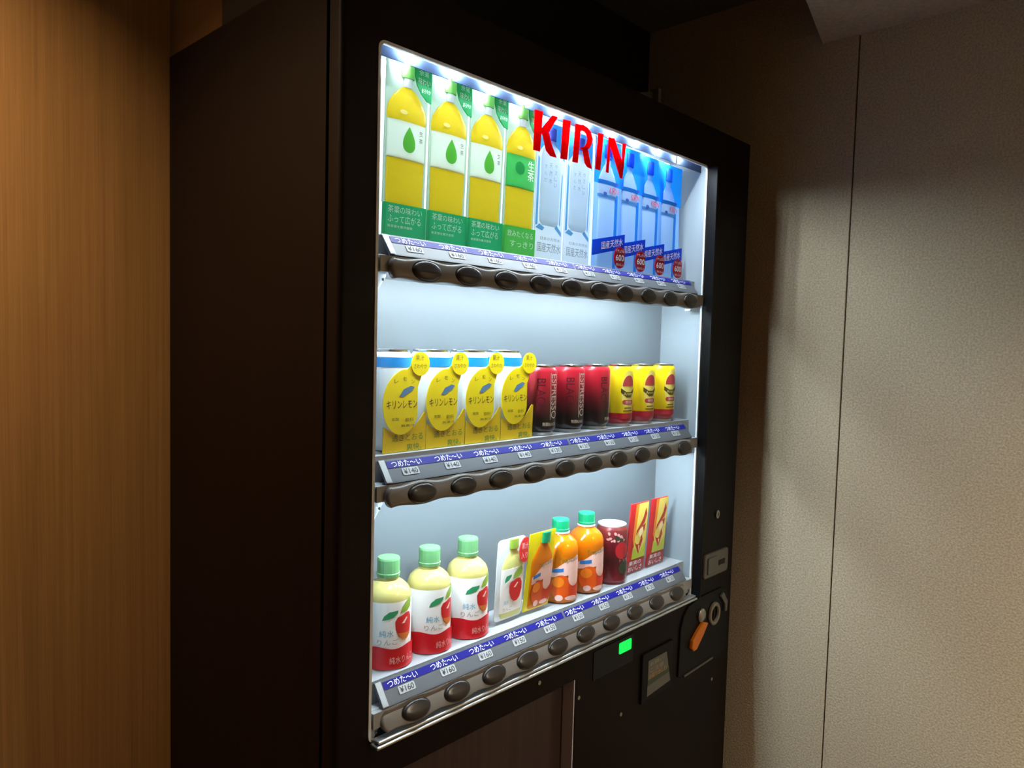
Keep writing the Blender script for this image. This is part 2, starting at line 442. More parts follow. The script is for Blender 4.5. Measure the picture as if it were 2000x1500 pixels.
def edge_strip(x0, x1, flip):
    P = [(x1, 0.0), (x1, 0.0285), (x0, 0.0285)]
    for i in range(6):
        a = PI/2*i/5; P.append((x0+0.008-0.008*math.cos(a), 0.008-0.008*math.sin(a)))
    if flip: P = [(x0+x1-x, y) for x, y in P][::-1]
    return g_hprism(P, 0.06, ZT)
vpart('door_edge', edge_strip(XL, XL+0.012, False), 'dark_wood_film', True)
vpart('door_edge', edge_strip(XR-0.008, XR, True), 'dark_wood_film', True)
# flap recess
vpart('flap_panel', g_box(FX0-0.01, FX1+0.01, 0.029, 0.0345, FZ0-0.01, FZ1+0.01), 'flap_wood', label='wood-grain panel set back below the window')
mat('jamb_grey', (206, 204, 216), 0.4)
vpart('recess_jamb', g_prism([(FX1-0.003, FZ0), (FX1, FZ0), (FX1, FZ1), (FX1-0.003, FZ1)], 0.002, 0.029), 'jamb_grey')
# lining of the window
vpart('back_panel', g_box(-0.02, 0.94, 0.106, 0.112, 0.735, 1.765), 'white_liner', label='pale blue-white lit backing of the window')
vpart('side_lining', g_box(0.0004, 0.0030, 0.0032, 0.106, 0.7415, 1.758), 'side_white')
vpart('side_lining', g_box(0.9163, 0.9189, 0.0032, 0.106, 0.7415, 1.758), 'side_white')
vpart('head_lining', g_box(-0.006, 0.9255, 0.003, 0.106, 1.758, 1.765), 'side_white')
vpart('window_floor', g_box(-0.006, 0.9255, 0.029, 0.106, 0.735, 0.741), 'white_liner')
vpart('light_box', g_box(0.0032, 0.9161, 0.099, 0.1058, 1.479, 1.7578), 'box_light', label='white light box behind the printed cards')
# bright frame round the opening
def ring(x0, x1, z0, z1, r, wd, y0, y1):
    A = rrect(x0, x1, z0, z1, r); B = rrect(x0+wd, x1-wd, z0+wd, z1-wd, max(r-wd, 0.002)); n = len(A)
    V = [(x, y0, z) for x, z in A]+[(x, y0, z) for x, z in B]+[(x, y1, z) for x, z in A]+[(x, y1, z) for x, z in B]; F = []
    for i in range(n):
        j = (i+1) % n
        F += [(i, j, n+j, n+i), (2*n+i, 3*n+i, 3*n+j, 2*n+j), (n+i, n+j, 3*n+j, 3*n+i), (i, 2*n+i, 2*n+j, j)]
    return V, F
vpart('window_frame', ring(WX0, WX1, WZ0, WZ1, 0.012, 0.0045, -0.001, 0.0028), 'frame_white')
vpart('shading_lip', g_prism([(0.9196, 0.742), (0.9245, 0.742), (0.9245, 1.738), (0.9196, 1.738)], -0.024, 0.0, 0.0015), 'black_plastic')  # added lip, set proud to keep lamp light off the nearby wall
mat('sill_metal', (206, 212, 216), 0.28, 0.8)
vpart('window_sill', g_join(g_box(0.002, 0.917, -0.020, 0.0, 0.7370, 0.7425, 0.0024, 4), g_box(0.006, 0.913, -0.0175, -0.003, 0.7440, 0.7485, 0.0020, 4)), 'sill_metal', True)

# rows
COLX = [0.082+0.0841*i for i in range(10)]
ROWZ = [1.429, 1.1010, 0.768]
TILT = [0.12, 0.16, 0.45]
SHELF = [1.478, 1.157, 0.8195]
# glass panes between the button bars
for a, b in ((ROWZ[0]+0.040, 1.738), (ROWZ[1]+0.040, ROWZ[0]-0.008), (ROWZ[2]+0.040, ROWZ[1]-0.008)):
    p = vpart('glass_pane', g_box(0.005, 0.9143, -0.0045, -0.0020, a, b-0.002), 'window_glass')
    if b > 1.7: glass = p

BX0, BX1 = 0.018, 0.879
def bar_outline(zc):
    top, bot = [], []
    N = 90
    for i in range(N+1):
        x = BX0+0.012+(BX1-BX0-0.024)*i/N
        ph = (x-COLX[0])/0.0841
        s = 0.0022*math.cos(2*PI*ph)
        top.append((x, zc+0.0160+s)); bot.append((x, zc-0.0155-s*0.8))
    L = [(BX0+0.012-0.012*math.cos(a)*1.0, zc-0.016*math.cos(PI/2+PI*k/8-PI/2+0)) for k in range(0)]
    left = [(BX0+0.012-0.012*math.sin(PI*k/10), zc+math.cos(PI*k/10)*(-0.0158)) for k in range(1, 10)]
    right = [(BX1-0.012+0.012*math.sin(PI*k/10), zc+math.cos(PI*k/10)*0.0158) for k in range(1, 10)]
    return top+right+bot[::-1]+left
def g_button():
    V, F = [], []
    n = 28; rings = [(1.0, 0.0), (0.99, 0.0016), (0.93, 0.0034), (0.78, 0.0046), (0.52, 0.0054), (0.24, 0.0058)]
    for s, h in rings:
        for i in range(n):
            a = 2*PI*i/n; z = 0.0145*s*math.sin(a)
            V.append((0.0268*s*math.cos(a), -h-(0.0008*max(0, 1-abs(z+0.003)/0.006)*(1 if s < 0.9 else 0)), z))
    V.append((0, -0.0064, -0.001))
    for j in range(len(rings)-1):
        for i in range(n): F.append((j*n+i, j*n+(i+1) % n, (j+1)*n+(i+1) % n, (j+1)*n+i))
    k = (len(rings)-1)*n
    for i in range(n): F.append((k+i, k+(i+1) % n, len(V)-1))
    return V, [tuple(reversed(f)) for f in F]
mat('button_rim', (24, 22, 21), 0.4)
PRICE = [['¥160']*4+['¥120']*6, ['¥140']*4+['¥130']*6, ['¥160']*3+['¥150']*4+['¥130']*3]
Dv = Vector((0, 0.023, 0.031)).normalized(); Nv = Vector((0, -Dv.z, Dv.y))
def onrail(zc, g2, off):
    b = Vector((0, -0.004, zc+0.019))
    V, F = g2
    VV = [tuple(Vector((u, 0, 0))+b+Dv*v+Nv*off) for u, v in V]
    return fix(VV, F)
btn_src = rim_src = None
txt = {}
led_src = {}
def g_led(r, h):
    prof = [(r, 0.0), (r*0.88, -h*0.55), (r*0.45, -h)]
    V, F = g_lathe(prof, 8)
    return V, [tuple(reversed(f)) for f in F]
for k, zc in enumerate(ROWZ):
    S = SHELF[k]
    vpart('shelf', g_join(g_box(-0.006, 0.9255, 0.0215, 0.1055, S-0.005, S), g_box(0.006, 0.913, -0.0044, 0.0285, max(zc-0.006, 0.752), zc+0.017), g_box(0.001, 0.918, 0.0287, 0.1055, max(zc-0.006, 0.742), zc+0.017), g_box(0.001, 0.918, 0.0215, 0.1055, zc+0.017, S-0.005)), 'white_shelf')
    # button bar with its ten buttons
    tl = TILT[k]
    gb = g_prism(bar_outline(zc), -0.016, -0.0047, 0.0045, 3)
    gb = ([(x, y+(max(0, z-zc+0.016)*tl if y < -0.005 else 0), z) for x, y, z in gb[0]], gb[1])
    bar = vpart('button_bar', gb, 'bar_brown', True)
    yb = 0.016*tl
    for i, x in enumerate(COLX):
        if btn_src is None:
            rim_src = add('button_rim', g_prism(ell(0, 0, 0.0280, 0.0157, 32), -0.0004, 0.003), 'button_rim', bar, (x, -0.016+yb, zc))
            rim_src.rotation_euler.x = -math.atan(tl)
            btn_src = add('button', g_button(), 'button_dark', bar, (x, -0.0164+yb, zc), True)
            btn_src.rotation_euler.x = -math.atan(tl)
        else:
            a_ = inst(rim_src, bar, (x, -0.016+yb, zc)); b_ = inst(btn_src, bar, (x, -0.0164+yb, zc)); a_.rotation_euler.x = b_.rotation_euler.x = -math.atan(tl)
    # sloping price rail
    a0 = Vector((0, -0.004, zc+0.019)); a1 = a0+Dv*0.0386
    Vr = []
    for x in (0.0235, 0.889):
        for p in (a0, a1, a1-Nv*0.004, a0-Nv*0.004): Vr.append((x, p.y, p.z))
    rail = vpart('price_rail', (Vr, [(0, 1, 2, 3)[::-1], (4, 5, 6, 7), (0, 4, 7, 3), (0, 1, 5, 4)[::-1], (1, 2, 6, 5)[::-1], (2, 3, 7, 6)[::-1]]), 'rail_grey')
    add('rail_end', onrail(zc, p2([(0.0235, 0.001), (0.0335, 0.001), (0.0335, 0.0375), (0.0235, 0.0375)]), 0.0012), 'tag_grey', rail)
    for x0, x1 in ((0.036, 0.4565), (0.4625, 0.884)):
        add('blue_strip', onrail(zc, p2([(x0, 0.0235), (x1, 0.0235), (x1, 0.0352), (x0, 0.0352)]), 0.0006), 'strip_blue', rail)
    for i, x in enumerate(COLX):
        xc = x-0.010
        if 'cold' not in txt:
            # lettering built once about the origin of the first row, then shared
            txt['cold'] = add('cold_lettering', onrail(0, t_box('つめた〜い', -0.0285, 0.0285, 0.0242, 0.0346), 0.0010), 'ink_white', rail, (xc, 0, zc))
            txt['tag'] = add('price_tag', onrail(0, p2(rrect(-0.0155, 0.0155, 0.0095, 0.0215, 0.002)), 0.0008), 'tag_grey', rail, (xc+0.002, 0, zc))
        else:
            inst(txt['cold'], rail, (xc, 0, zc)); inst(txt['tag'], rail, (xc+0.002, 0, zc))
        pr = PRICE[k][i]
        if pr not in txt: txt[pr] = add('price_lettering', onrail(0, t_box(pr, -0.013, 0.013, 0.0112, 0.0200), 0.0012), 'ink_black', rail, (xc+0.002, 0, zc))
        else: inst(txt[pr], rail, (xc+0.002, 0, zc))
    # clear plastic end brackets
    br = vpart('bar_bracket', g_prism([(0.005, zc-0.034), (0.0075, zc-0.034), (0.023, zc-0.012), (0.023, zc+0.019), (0.005, zc+0.019)], 0.004, 0.016, 0.002), 'clear_plastic')
    add('lug', g_box(0.008, 0.0175, -0.002, 0.005, zc-0.004, zc+0.010, 0.0015), 'frame_white', br)
    add('screw', g_lathe([(0.0022, 0), (0.0022, 0.0012), (0.0012, 0.0016)], 10), 'ink_grey', br, (0.0165, 0.0035, zc-0.0165)).rotation_euler = (PI/2, 0, 0)
    vpart('bar_bracket', g_prism([(0.872, zc-0.020), (0.914, zc-0.020), (0.914, zc-0.010), (0.872, zc-0.004)], 0.004, 0.018, 0.002), 'clear_plastic')
    # lamps: under the window head for the top row, under the shelf above for the others
    if k == 0:
        st = vpart('lamp_strip', g_box(0.005, 0.9145, 0.0032, 0.014, 1.7425, 1.758), 'frame_white')
        for i in range(10):
            lx = 0.0645+0.0826*i
            if 'top' not in led_src: led_src['top'] = add('lamp', g_led(0.0048, 0.0006), 'led', st, (lx, 0.0080, 1.7395))
            else: inst(led_src['top'], st, (lx, 0.0080, 1.7395)).rotation_euler.x = -1.05
            led_src['top'].rotation_euler.x = -1.05
        for i in range(11):
            x0 = 0.004 if i == 0 else 0.0645+0.0826*(i-1)+0.004; x1 = 0.9155 if i == 10 else 0.0645+0.0826*i-0.004
            add('lamp_cover', g_box(x0, x1, 0.0155, 0.0170, 1.7255, 1.7410, 0.0006, 1), 'diffuser', st)
    if k < 2:
        st = vpart('lamp_strip', g_box(0.03, 0.895, -0.003, 0.009, zc-0.0085, zc-0.006), 'frame_white')
        for i in range(10):
            lx = 0.0645+0.0826*i
            if 'row' not in led_src: led_src['row'] = add('lamp', g_led(0.0045, 0.0016), 'led_row', st, (lx, 0.0030, zc-0.0085))
            else: inst(led_src['row'], st, (lx, 0.0030, zc-0.0085)).rotation_euler.x = 0.50
            led_src['row'].rotation_euler.x = 0.50

# red maker's lettering on the glass
LOGO = {
 'K': [[(0.3181, 1.72), (0.3377, 1.7209), (0.336, 1.6922), (0.3631, 1.7205), (0.3775, 1.7208), (0.3542, 1.6898), (0.364, 1.6697), (0.3772, 1.6518), (0.3614, 1.6513), (0.3495, 1.658), (0.3394, 1.6818), (0.3355, 1.6857), (0.3331, 1.6534), (0.3167, 1.6527)]],
 'I': [[(0.3929, 1.7209), (0.4133, 1.7225), (0.4061, 1.6534), (0.3884, 1.6526)]],
 'R': [[(0.4275, 1.7213), (0.443, 1.723), (0.4368, 1.6539), (0.4221, 1.6533)], [(0.4487, 1.6836), (0.4647, 1.6841), (0.4682, 1.6747), (0.4787, 1.6511), (0.4656, 1.6519), (0.4576, 1.6578)]],
 'I2': [[(0.4954, 1.7199), (0.5113, 1.7211), (0.5047, 1.6531), (0.4896, 1.6531)]],
 'N': [[(0.5285, 1.7193), (0.5458, 1.7207), (0.578, 1.6769), (0.5762, 1.6505), (0.5693, 1.6503), (0.5342, 1.705)], [(0.5285, 1.7191), (0.5342, 1.705), (0.5306, 1.6531), (0.5232, 1.6532)], [(0.5739, 1.7176), (0.585, 1.7185), (0.5762, 1.6505), (0.5735, 1.683)]]}
RO = [(0.44, 1.7229), (0.4489, 1.7239), (0.4611, 1.7225), (0.4714, 1.717), (0.4776, 1.7072), (0.4766, 1.6968), (0.4706, 1.6872), (0.4632, 1.6829), (0.4437, 1.6799)]
RI = [(0.4413, 1.7117), (0.448, 1.7136), (0.4548, 1.7133), (0.4603, 1.709), (0.4629, 1.7031), (0.4618, 1.6955), (0.4575, 1.6891), (0.4524, 1.6853), (0.4435, 1.6835)]
for i in range(len(RO)-1): LOGO['R'].append([RO[i], RO[i+1], RI[i+1], RI[i]])
for L, polys in LOGO.items():
    add('logo_letter', g_join(*[g_prism(P, -0.0060, -0.0046) for P in polys]), 'film_red', glass)

# right-hand fittings
mat('plate_grey', (96, 94, 88), 0.35, 0.3); mat('plate_dark', (58, 57, 54), 0.4)
bi = vpart('bill_inserter', g_prism(rrect(0.970, 1.092, 0.767, 0.828, 0.010), -0.006, 0.0, 0.004), 'plate_grey', label='grey banknote slot plate')
add('slot', g_box(1.040, 1.072, -0.0068, -0.005, 0.790, 0.803, 0.0005), 'gap_black', bi)
add('guide', g_prism(rrect(0.984, 1.030, 0.777, 0.818, 0.005), -0.009, -0.004, 0.002), 'plate_grey', bi)
mat('key_metal', (170, 168, 162), 0.3, 0.9)
kl = vpart('key_lock', g_prism(ell(1.0314, 0.9187, 0.0085, 0.0105), -0.004, 0.0, 0.001), 'key_metal')
add('keyway', g_box(1.0304, 1.0324, -0.0045, -0.0035, 0.914, 0.9235), 'gap_black', kl)
CO = [(0.8700, 0.560), (0.8735, 0.672), (0.885, 0.700), (0.905, 0.718), (0.955, 0.7285), (1.065, 0.7285), (1.092, 0.718), (1.103, 0.690), (1.103, 0.600), (1.095, 0.566), (1.075, 0.553), (0.885, 0.553)]
cu = vpart('coin_unit', g_prism(CO, -0.004, 0.0, 0.002), 'black_plastic', label='black coin panel with orange return lever')
mat('slot_metal', (150, 144, 130), 0.3, 0.7); mat('lever_orange', (206, 112, 8), 0.4)
Vt = []
def torus(cx, cz, rx, rz, rr, y, n=28, m=8):
    V, F = [], []
    for i in range(n):
        a = 2*PI*i/n
        for j in range(m):
            b = 2*PI*j/m; q = 1+rr*math.cos(b)/rx
            V.append((cx+rx*q*math.cos(a), y+rr*math.sin(b), cz+rz*q*math.sin(a)))
    for i in range(n):
        for j in range(m): F.append((i*m+j, i*m+(j+1) % m, ((i+1) % n)*m+(j+1) % m, ((i+1) % n)*m+j))
    return V, F
add('coin_ring', torus(1.028, 0.672, 0.022, 0.0235, 0.0055, -0.006), 'slot_metal', cu, smooth=True)
add('coin_slot', g_box(1.0255, 1.0305, -0.0065, -0.003, 0.656, 0.688), 'gap_black', cu)
add('slot_cheek', g_prism([(1.056, 0.708), (1.070, 0.716), (1.092, 0.690), (1.090, 0.664), (1.080, 0.664), (1.078, 0.684)], -0.010, -0.003, 0.002), 'plate_grey', cu)
add('lever_hub', g_lathe([(0.0165, 0), (0.0165, 0.004), (0.012, 0.008), (0.004, 0.009)], 24), 'key_metal', cu, (0.965, -0.004, 0.684), True).rotation_euler = (PI/2, 0, 0)
add('return_lever', g_prism([(0.968, 0.667), (0.990, 0.660), (0.969, 0.637), (0.938, 0.609), (0.924, 0.608), (0.915, 0.617), (0.918, 0.634), (0.944, 0.654)], -0.013, -0.0045, 0.003), 'lever_orange', cu, label='orange coin return lever')
add('coin_lip', g_prism([(0.893, 0.5535), (1.03, 0.5575), (1.03, 0.5615), (0.893, 0.5575)], -0.0075, -0.003, 0.001), 'plate_grey', cu)
# small display with green lamp
mat('display_glass', (10, 12, 14), 0.3, spec=0.2); mat('green_lamp', (4, 250, 96), 0.4, emit=0.75)
dp = vpart('price_display', g_prism(rrect(0.541, 0.682, 0.657, 0.7175, 0.004), -0.0015, 0.0, 0.0008), 'display_glass')
add('ready_lamp', g_prism(rrect(0.628, 0.672, 0.6865, 0.7100, 0.003), -0.0028, -0.0008), 'green_lamp', dp, label='green lit lamp')
# sticker in black holder
hd = vpart('notice_holder', g_prism([(0.715, 0.549), (0.838, 0.549), (0.838, 0.6595), (0.715, 0.6595)], -0.005, 0.0, 0.002), 'black_plastic')
mat('notice_paper', (92, 92, 86), 0.5); mat('notice_green', (52, 66, 50), 0.5); mat('notice_yellow', (186, 140, 52), 0.5); mat('notice_ink', (150, 140, 124), 0.5)
add('notice', flat(p2([(0.736, 0.560), (0.832, 0.567), (0.812, 0.640), (0.738, 0.640)]), -0.0054), 'notice_paper', hd)
add('notice_band', flat(p2([(0.7365, 0.583), (0.826, 0.590), (0.8235, 0.600), (0.7368, 0.596)]), -0.0057), 'notice_green', hd)
add('notice_line', flat(t_box('お取り出し口', 0.742, 0.812, 0.598, 0.609), -0.0060), 'notice_yellow', hd)
add('notice_line', flat(t_box('ご注意', 0.744, 0.800, 0.612, 0.622), -0.0060), 'notice_ink', hd)
add('notice_line', flat(t_box('お願い', 0.744, 0.798, 0.626, 0.635), -0.0060), 'notice_ink', hd)
for x, z in ((0.378, 0.7085), (0.4975, 0.639), (0.6445, 0.5526), (1.04, 0.50)):
    vpart('screw', g_prism(ell(x, z, 0.0042, 0.0042, 14), -0.0018, 0.0, 0.0006), 'key_metal')
# small bracket on top
bk = vpart('top_bracket', g_join(g_box(0.717, 0.727, 0.010, 0.030, ZT, ZT+0.034), g_prism([(0.622, ZT), (0.717, ZT), (0.717, ZT+0.030)], 0.024, 0.028)), 'plate_grey')

# ------------------------------------------------------------------ products, top shelf
TR = 0.75
def pm(name, c, rough=0.4, **k): return mat(name, c, rough, **k)
pm('card_tea', (186, 208, 190), trans=TR); pm('tea_gold', (214, 184, 36), 0.3, trans=TR); pm('tea_gold_deep', (196, 160, 40), 0.35)
pm('cap_green', (122, 188, 96), trans=TR); pm('neck_clear', (224, 230, 230), 0.25, trans=TR); pm('label_pale', (220, 232, 218), trans=TR); pm('drop_green', (96, 186, 66), trans=TR)
pm('base_green', (44, 170, 112), trans=TR); pm('base_leaf', (84, 184, 84), trans=TR); pm('leaf_tag', (56, 176, 112), trans=TR); pm('label_green', (70, 178, 88), trans=TR)
pm('ink_mint', (228, 250, 238)); pm('gloss_spot', (240, 236, 190), trans=TR)
CY = 0.041
def tea_card(loc, label, green=False):
    t = thing('tea_display_card', label, 'display card', loc, 'green tea cards on the top shelf', 0.03)
    body = [(0.0345, 0.050), (0.0350, 0.075), (0.0342, 0.078), (0.0352, 0.082), (0.0352, 0.094), (0.0344, 0.097), (0.0354, 0.100), (0.0354, 0.118), (0.0356, 0.171), (0.0368, 0.176), (0.0370, 0.184), (0.0345, 0.194), (0.026, 0.207), (0.0150, 0.2175), (0.0085, 0.2215)]
    hull = body+[(0.0078, 0.2215), (0.0078, 0.2345), (0.0120, 0.2365), (0.0120, 0.2575)]
    lft = [(-0.0395, 0.0505), (-0.0395, 0.2585), (-0.0005, 0.2585), (-0.0005, 0.2575)]+[(-r, z) for r, z in reversed(hull)]
    add('card', g_join(g_shell(lft, 0.0, 0.0016), g_shell([(-x, z) for x, z in lft], 0.0, 0.0016)), 'card_tea', t)
    b = add('bottle', g_join(g_relief([q for q in body if q[1] <= 0.118], 0.16), g_relief([q for q in body if q[1] >= 0.171], 0.16)), 'tea_gold', t, smooth=True)
    add('neck', g_relief([(0.0078, 0.2215), (0.0078, 0.236)], 0.5), 'neck_clear', t)
    add('cap', g_relief([(0.0118, 0.2345), (0.0124, 0.2365), (0.0120, 0.2575)], 0.4), 'cap_green', t)
    lb = add('bottle_label', g_relief([(0.0362, 0.1165), (0.0362, 0.1715)], 0.162), 'label_green' if green else 'label_pale', t)
    yl = -0.0064
    if green:
        add('emblem', flat(p2(ell(-0.008, 0.150, 0.012, 0.011)), yl), 'leaf_tag', lb)
        add('lettering', flat(t_col('生茶', 0.020, 0.166, 0.0165), yl), 'ink_white', lb)
    else:
        add('droplet', flat(p2(drop(0.0015, 0.146, 0.0125, 0.038)), yl), 'drop_green', lb)
        add('lettering', flat(t_col('生茶', 0.0248, 0.163, 0.0072, 1.5), -0.0049), 'ink_black', lb)
    add('highlight', flat(p2(ell(-0.010, 0.184, 0.007, 0.0032)), -0.0064), 'gloss_spot', b)
    bs = add('base_panel', g_shell([(-0.0395, 0.0), (0.0385, 0.0), (0.0385, 0.050), (-0.0395, 0.050)], -0.0072, 0.0), 'base_leaf' if green else 'base_green', t)
    if green:
        add('lettering', flat(j2(t_box('飲みたくなる', -0.033, 0.032, 0.032, 0.043), t_box('すっきり', -0.026, 0.034, 0.015, 0.026)), -0.0075), 'ink_mint', bs)
    else:
        add('lettering', flat(j2(t_box('茶葉の味わい', -0.034, 0.030, 0.036, 0.0465), t_box('ふって広がる', -0.034, 0.028, 0.022, 0.0335), t_box('新茶葉を贅沢使用', -0.034, 0.012, 0.0145, 0.0185)), -0.0075), 'ink_mint', bs)
    tg = add('leaf_tag', g_shell([(0.006, 0.2575), (0.0385, 0.2575), (0.0395, 0.2065), (0.031, 0.2085), (0.020, 0.217), (0.0115, 0.228), (0.007, 0.241)], -0.0085, -0.0065), 'leaf_tag', t)
    add('lettering', flat(j2(t_box('茶葉', 0.014, 0.033, 0.243, 0.254), t_box('味わい', 0.013, 0.036, 0.230, 0.240), t_box('まろやか', 0.020, 0.037, 0.219, 0.2255)), -0.0088), 'ink_mint', tg)
    return t
tea = tea_card((COLX[0]-0.003, CY, SHELF[0]+0.0008), 'green tea display card with white droplet label, leftmost on the top shelf')
dup(tea, (COLX[1]-0.003, CY, SHELF[0]+0.0008), 'green tea display card with white droplet label, second from the left on top shelf')
dup(tea, (COLX[2]-0.003, CY, SHELF[0]+0.0008), 'green tea display card with white droplet label, third from the left on top shelf')
tea_card((COLX[3]-0.003, CY, SHELF[0]+0.0008), 'tea display card whose bottle has a green label, under the red letter K', True)

pm('card_ice', (222, 232, 238), trans=TR); pm('ice_body', (206, 220, 230), 0.3, trans=TR); pm('sky_blue', (64, 168, 236), trans=TR); pm('ice_blue', (112, 176, 222), trans=TR); pm('violet_blue', (96, 112, 200), trans=TR)
def water_card(loc, label):
    t = thing('water_display_card', label, 'display card', loc, 'pale water cards on the top shelf', 0.02)
    add('card', g_shell(rrect(-0.0395, 0.0395, 0.0, 0.250, 0.001), 0.0, 0.0016), 'card_ice', t)
    add('sky_print', flat(p2([(-0.036, 0.190), (-0.014, 0.215), (0.004, 0.190), (0.018, 0.206), (0.037, 0.186), (0.037, 0.248), (-0.036, 0.248)]), -0.0004), 'sky_blue', t)
    b = add('bottle', g_relief([(0.018, 0.064), (0.026, 0.070), (0.0275, 0.078), (0.0265, 0.081), (0.0275, 0.084), (0.0275, 0.096), (0.0265, 0.099), (0.0275, 0.102), (0.0275, 0.114), (0.0265, 0.117), (0.0275, 0.120), (0.0275, 0.185), (0.024, 0.198), (0.012, 0.214), (0.009, 0.218)], 0.16), 'ice_body', t, smooth=True)
    add('cap', g_relief([(0.0105, 0.2175), (0.011, 0.2395)], 0.4), 'violet_blue', t)
    add('edge_print', flat(p2([(-0.0375, 0.062), (-0.0315, 0.064), (-0.0315, 0.182), (-0.0365, 0.186)], [(0.029, 0.070), (0.032, 0.066), (0.034, 0.160), (0.031, 0.165)], [(-0.037, 0.058), (-0.018, 0.054), (-0.012, 0.060), (-0.026, 0.066)], [(0.016, 0.062), (0.036, 0.048), (0.036, 0.056), (0.022, 0.068)]), -0.0005), 'ice_blue', t)
    add('lettering', flat(j2(t_col('天然水', -0.0055, 0.176, 0.0090, 1.5), t_col('やさしい', 0.009, 0.176, 0.0075, 1.5), t_col('すんだ', -0.019, 0.172, 0.0075, 1.6)), -0.0050), 'ink_grey', b)
    add('lettering', flat(j2(t_box('日本の天然水', -0.022, 0.034, 0.0375, 0.0435), t_box('国産天然水', -0.030, 0.036, 0.016, 0.033)), -0.0005), 'ink_grey', t)
    return t
wt = water_card((COLX[4], CY+0.004, SHELF[0]+0.0008), 'pale water display card under the first letter I, right of the tea cards')
dup(wt, (COLX[5], CY+0.004, SHELF[0]+0.0008), 'pale water display card under the red letter R, left of the blue banner cards')

pm('card_sky', (150, 196, 240), trans=TR); pm('bottle_white', (214, 230, 242), 0.3, trans=TR); pm('cap_blue', (40, 112, 236), trans=TR); pm('band_blue', (30, 140, 214), trans=TR); pm('banner_blue', (8, 78, 198), trans=TR); pm('sky_deep', (22, 148, 236), trans=TR); pm('label_ice', (206, 224, 240), trans=TR); pm('badge_red', (220, 40, 46), trans=TR); pm('side_blue', (60, 160, 226), trans=TR)
def blue_card(loc, label):
    t = thing('blue_water_card', label, 'display card', loc, 'blue water cards with tilted banners', 0.01)
    add('card', g_shell([(-0.047, 0.0), (0.050, 0.0), (0.050, 0.06), (0.044, 0.16), (0.044, 0.166), (-0.047, 0.166)], 0.0, 0.0016), 'card_sky', t)
    add('sky_print', g_shell([(-0.047, 0.1662), (0.050, 0.1662), (0.050, 0.2535), (-0.047, 0.2535)], 0.0, 0.0016), 'sky_deep', t)
    add('side_print', flat(p2([(0.0215, 0.0), (0.0315, 0.0), (0.0315, 0.150), (0.0215, 0.150)]), -0.0004), 'side_blue', t)
    b = add('bottle', g_relief([(0.027, 0.0), (0.0275, 0.139), (0.0255, 0.142), (0.030, 0.146), (0.030, 0.171), (0.0255, 0.182), (0.014, 0.200), (0.0092, 0.205), (0.0092, 0.2165)], 0.14, cx=-0.006), 'bottle_white', t, smooth=True)
    add('cap', g_relief([(0.0115, 0.2165), (0.0125, 0.219), (0.0125, 0.2435)], 0.4, cx=-0.006), 'cap_blue', t)
    lb = add('bottle_label', g_relief([(0.0308, 0.1455), (0.0308, 0.1715)], 0.145, cx=-0.006), 'label_ice', t)
    add('label_band', g_relief([(0.0312, 0.1655), (0.0312, 0.1735)], 0.146, cx=-0.006), 'band_blue', t)
    add('label_band', g_relief([(0.0312, 0.1405), (0.0312, 0.1460)], 0.146, cx=-0.006), 'ice_blue', t)
    add('lettering', flat(t_box('KIRIN', -0.004, 0.026, 0.1500, 0.1615), -0.0052), 'ink_red', lb)
    add('ripple_print', flat(p2(ell(0.020, 0.170, 0.005, 0.0035), ell(-0.018, 0.1475, 0.006, 0.003)), -0.0052), 'violet_blue', lb)
    bn = add('banner', g_shell([(-0.053, 0.023), (0.053, 0.047), (0.053, 0.075), (-0.053, 0.053)], -0.0068, -0.0045), 'banner_blue', t)
    add('lettering', flat(t_box('国産天然水', -0.026, 0.046, 0.0365, 0.0520, k=0.21), -0.0071), 'ink_white', bn)
    bd = [(x, z) for x, z in ell(0.037, 0.0265, 0.0205, 0.0215, 40)]
    bd = [(min(x, 0.053), z) for x, z in bd]
    bg = add('badge', g_shell(bd, -0.0085, -0.0068), 'badge_red', t)
    add('lettering', flat(j2(t_box('ナチュラル', 0.022, 0.050, 0.0365, 0.0425), t_box('600', 0.022, 0.050, 0.0200, 0.0320), t_box('おいしい', 0.024, 0.050, 0.0100, 0.0150)), -0.0088), 'ink_white', bg)
    return t
BYs = [0.038, 0.042, 0.046, 0.050]
bl = blue_card((COLX[6]+0.004, BYs[0], SHELF[0]+0.0008), 'blue water display card behind the red letter N, its banner shown whole')
dup(bl, (COLX[7]+0.002, BYs[1], SHELF[0]+0.0008), 'blue water display card with red badge, third from the right on top shelf')
dup(bl, (COLX[8], BYs[2], SHELF[0]+0.0008), 'blue water display card with red badge, second from the right on top shelf')
dup(bl, (COLX[9]-0.002, BYs[3], SHELF[0]+0.0008), 'blue water display card with red badge, rightmost on the top shelf')

# ------------------------------------------------------------------ products, middle shelf
def can_profile(r, h):
    return [(r*0.80, 0.0), (r*0.86, 0.002), (r*0.96, 0.007), (r, 0.011), (r, h-0.012), (r*0.965, h-0.008), (r*0.88, h-0.0035), (r*0.89, h-0.0030)]
def lid_profile(r, h):
    return [(r*0.885, h-0.0036), (r*0.905, h-0.002), (r*0.905, h), (r*0.87, h), (r*0.85, h-0.0024), (r*0.10, h-0.0024)]
pm('can_white', (226, 232, 236), 0.3); pm('can_band', (16, 138, 214), 0.3); pm('pop_yellow', (238, 214, 6), 0.4); pm('pop_deep', (222, 188, 8), 0.4); pm('pop_edge', (240, 240, 120), 0.4)
pm('ink_olive', (92, 84, 20), 0.5); pm('ink_green', (64, 128, 50), 0.5); pm('emblem_blue', (76, 124, 160), 0.5); pm('pale_lime', (222, 232, 150), 0.4)
RC = 0.0330
